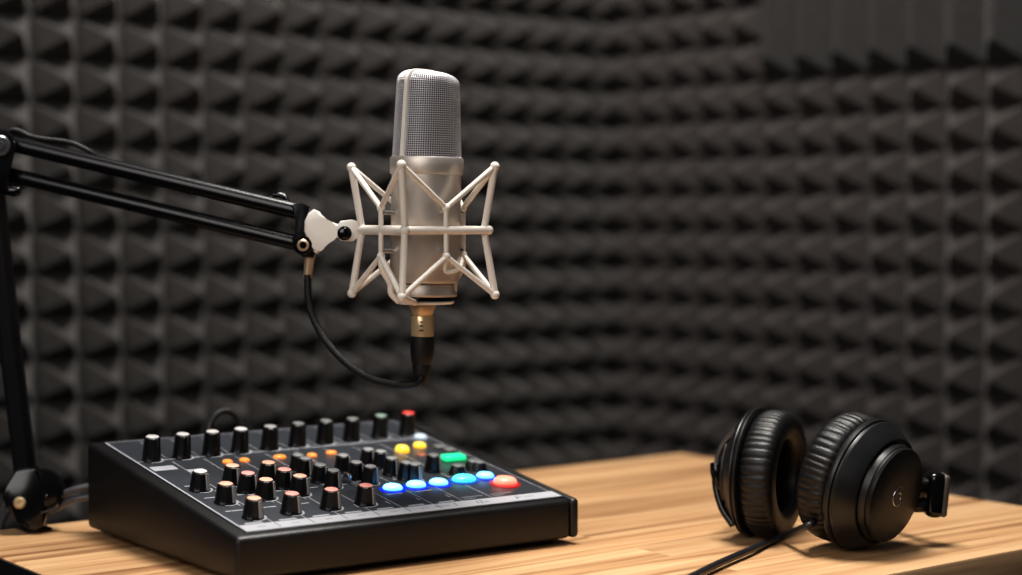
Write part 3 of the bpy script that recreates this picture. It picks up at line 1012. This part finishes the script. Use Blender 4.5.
for i, (y0, y1, lab) in enumerate(((486.5, 493, 'grey black cable at the mixer back left corner, upper of two'), (497, 502.5, 'grey black cable at the mixer back left corner, lower of two'))):
    pr_ = MM @ Vector((0.010, MD - .002, 0))
    p0 = rear_pt(92, y0 - 1, .004)
    co = empty('audio_cable', p0)
    tag(co, lab, 'cable', 'cables at the mixer back left corner')
    bm = BM()
    add_tube(bm, [rear_pt(104, y0 - 4, .0), p0], .0034, seg=12)
    build('plug', bm, M['rubber'], co)
    bm = BM()
    q1 = rear_pt(76, (y0 + y1) / 2 - .5, .010); q2 = rear_pt(64, y1 + 1, .018)
    q3 = at(50, y1 + 8, q2.y + .012); q4 = q3 - ey * (q3 - BC).dot(ey) + ey * .016 - ex * .02 - Vector((0, 0, .012)); q5 = q4 + ey * .006 - ex * .006 - Vector((0, 0, .13))
    add_tube(bm, [p0, q1, q2, q3, q4, q5], .0024, seg=10, smooth=7)
    build('cord', bm, M['grey_cable'], co)

# ------------------------------------------------------------------ headphones
hp = empty('headphones', on_z(815, 545, DESK))
tag(hp, 'black over-ear headphones with wrinkled leather pads lying on the desk', 'headphones')
def cup(cx_px, cy_px, d, nout, topdir, R, label, logo, zs=1.0):
    """nout: outward axis of the cup; local z = outward, local x = towards the band"""
    c = at(cx_px, cy_px, d)
    T = frame(c, nout, topdir)
    k = R / 0.0445
    bm = BM()                                    # shell, stepped and rounded; z = 0 is the seam to the pad
    add_lathe(bm, [(0, -.001), (.030, -.001), (.0430, -.001), (.0452, .0005), (.0456, .0022), (.0450, .0040), (.0436, .0046), (.0434, .0058), (.0446, .0064), (.0447, .0078), (.0440, .0090),
               (.0405, .0142), (.0376, .0186), (.0366, .0196), (.0354, .0198), (.0350, .0182), (.0340, .0182), (.0334, .0215), (.0328, .0240), (0, .0240)],
              T @ Matrix.Scale(k, 4) @ Matrix.Diagonal((1, 1, zs, 1)), seg=72)
    sh = build('ear_cup', bm, M['hp_shell'], hp, smooth=30)
    sh['label'] = label
    bm = BM()                                    # domed face plate
    add_lathe(bm, [(.0322, .0235), (.0326, .0262), (.0318, .0278), (.0300, .0285), (.0150, .0291), (0, .0293)], T @ Matrix.Scale(k, 4) @ Matrix.Diagonal((1, 1, zs, 1)), seg=72)
    fp = build('face_plate', bm, M['hp_face'], sh, smooth=30)
    if logo:
        bm = BM()
        arc = [Vector((.0066 * math.cos(a), .0066 * math.sin(a), .0292)) for a in [math.radians(60 + 250 * i / 20) for i in range(21)]]
        TT = T @ Matrix.Scale(k, 4)
        add_tube(bm, [TT @ p for p in arc], .00040, seg=6)
        arc = [Vector((.0001 + .0032 * math.cos(a), -.0008 + .0032 * math.sin(a), .0292)) for a in [math.radians(-60 + 230 * i / 14) for i in range(15)]]
        add_tube(bm, [TT @ p for p in arc], .00038, seg=6)
        build('emblem', bm, M['steel'], fp)
    # ear pad: wrinkled torus
    bm = BM()
    TT = T @ Matrix.Scale(k, 4)
    nu, nv = 288, 26
    rnd = random.Random(3 if logo else 5)
    W = []
    a = 0.0
    while a < 2 * PI - 0.05:
        W.append((a, rnd.uniform(.55, 1.0), rnd.uniform(-.35, .35)))
        a += rnd.uniform(0.095, 0.15)
    rows = []
    for i in range(nu):
        an = 2 * PI * i / nu
        row = []
        for j in range(nv):
            b = 2 * PI * j / nv
            # rounded-square section: b=0 outer side, b=90deg towards the shell
            cb_, sb_ = math.cos(b), math.sin(b)
            r_ = .0345 + .0103 * math.copysign(abs(cb_) ** .72, cb_)
            z_ = -.0125 + .0123 * math.copysign(abs(sb_) ** .72, sb_)
            # wrinkles: sharp creases on the outer flank, dying towards the inner face
            wgt = max(0, cb_) ** 0.6 * (0.35 + 0.65 * max(0.0, (sb_ + .8) / 1.8))
            dd = 0
            for (wa, ws, wt) in W:
                x = (an - wa - wt * .05 * sb_ + PI) % (2 * PI) - PI
                if abs(x) < .09: dd += ws * math.exp(-(x / .022) ** 2)
            r_ -= .0019 * wgt * dd
            row.append(bm.verts.new(TT @ Vector((r_ * math.cos(an), r_ * math.sin(an), z_))))
        rows.append(row)
    for i in range(nu):
        A_, B_ = rows[i], rows[(i + 1) % nu]
        for j in range(nv):
            k2 = (j + 1) % nv
            bm.faces.new((A_[j], A_[k2], B_[k2], B_[j]))
    build('ear_pad', bm, M['leather'], sh, smooth=180)
    bm = BM()
    add_lathe(bm, [(0, -.0025), (.0255, -.0025), (.0255, -.0012), (0, -.0012)], TT, seg=40)
    build('driver_cloth', bm, M['mesh_cloth'], sh)
    return T, k, sh

dRc = 1.165
nR = Vector((math.sin(math.radians(47)), -math.cos(math.radians(47)), -0.21)).normalized()
nLc = Vector((-0.885, 0.465, 0.03)).normalized()
TR, kR, shR = cup(861, 482.8, dRc, nR, Vector((.6, .75, .0)), 0.0440, 'right ear cup with round emblem plate', True)
TL, kL, shL = cup(757, 472, 1.215, nLc, Vector((.1, .9, .0)), 0.0438, 'left ear cup turned on its side', False, 0.58)

# right hinge block beside the cup
pR = at(930, 493.5, 1.182)
bm = BM()
Mh = frame(pR, (at(936, 495, 1.165) - at(880, 490, 1.165)).normalized(), (0, 0, 1))
add_box(bm, 0, 0, .0025, .0305, .0200, .0125, Mh, bev=.0046, seg=4)
build('hinge_block', bm, M['gloss_black'], hp)
bm = BM()
add_box(bm, 0, 0, .0085, .0285, .0185, .0050, Mh, bev=.0022, seg=3)
build('hinge_cap', bm, M['hinge_cap'], hp)
bm = BM()
add_tube(bm, [at(912, 505, 1.178), at(926, 505, 1.182)], .0050, seg=14)
add_tube(bm, [at(912, 485, 1.178), at(926, 485, 1.182)], .0050, seg=14)
build('hinge_arm', bm, M['hp_shell'], hp)
# left yoke
TLk = TL @ Matrix.Scale(kL, 4)
bm = BM()
yk = []
for i in range(25):
    an = math.radians(-105 + 210 * i / 24)
    yk.append(TLk @ Vector((.0478 * math.cos(an + PI), .0478 * math.sin(an + PI), .0135)))
bm2 = BM()
pL_ = at(717, 473, 1.222)
add_tube(bm2, [at(716.5, 474, 1.205), at(716, 486, 1.205), at(722, 508, 1.200), at(733, 525, 1.194)], .0026, seg=10, smooth=6)
bm.free()
build('yoke', bm2, M['black_metal'], hp)
bm = BM()
add_tube(bm, [at(735, 431, 1.197), at(725, 441, 1.202), at(718.5, 455, 1.205), at(716.5, 470, 1.205)], .0020, seg=10, smooth=6)
build('yoke', bm, M['dark_steel'], hp)
bm = BM()
add_tube(bm, [at(716, 463, 1.208), at(717, 472, 1.206), at(718, 484, 1.206)], [.0042, .0048, .0036], seg=14)
add_sphere(bm, at(722, 486, 1.198), .0032)
build('left_hinge', bm, M['gloss_black'], hp)
# headband: low padded arch lying behind the cups
bm = BM()
b0 = pR; b1 = pL_
def low(p, z): return Vector((p.x, p.y, DESK + z))
pts = [b0, low(b0 + Vector((-.010, .030, 0)), .031), low(b0 + Vector((-.026, .066, 0)), .029), low((b0 + b1) / 2 + Vector((.016, .100, 0)), .030), low((b0 + b1) / 2 + Vector((-.014, .100, 0)), .032),
       low(b1 + Vector((.030, .066, 0)), .034), low(b1 + Vector((.014, .030, 0)), .036), b1]
add_tube(bm, pts, 0, smooth=8, flat=(.0050, .020), up=(0, 0, 1))
build('headband', bm, M['leather'], hp, smooth=60)
# headphone lead
bm = BM()
pc0 = at(815, 522, 1.152)
g0 = lambda px, py: on_z(px, py, DESK + .0040)
pts = [pc0, at(806, 526.5, 1.142)] + [g0(780, 537), g0(750, 550), g0(722, 562), g0(693, 576), g0(665, 590), g0(640, 606)]
add_tube(bm, pts, .0023, seg=12, smooth=8)
build('lead', bm, M['lead'], hp)

# ------------------------------------------------------------------ light
def area(name, loc, target, size, power, col, sy=None):
    l = bpy.data.lights.new(name, 'AREA')
    l.energy = power; l.color = col; l.size = size
    if sy: l.shape = 'RECTANGLE'; l.size_y = sy
    o = bpy.data.objects.new(name, l)
    o.location = loc
    o.rotation_euler = (Vector(target) - Vector(loc)).to_track_quat('-Z', 'Y').to_euler()
    COL.objects.link(o)
    return o
area('ceiling_softbox', (0.05, 1.25, 2.35), (0.05, 1.3, 0.75), 0.55, 38, (1.0, 0.95, 0.90))
area('front_fill', (-0.7, -0.35, 1.75), (0.0, 1.2, 0.95), 1.1, 13, (1.0, 0.95, 0.91))
w = bpy.data.worlds.new('room_ambient'); scn.world = w; w.use_nodes = True
nt = w.node_tree
bg = nt.nodes['Background']
bg.inputs['Color'].default_value = (0.75, 0.80, 0.9, 1)
bg.inputs['Strength'].default_value = 0.055
scn.view_settings.view_transform = 'Standard'
scn.view_settings.look = 'Medium High Contrast'
scn.view_settings.exposure = 0.0
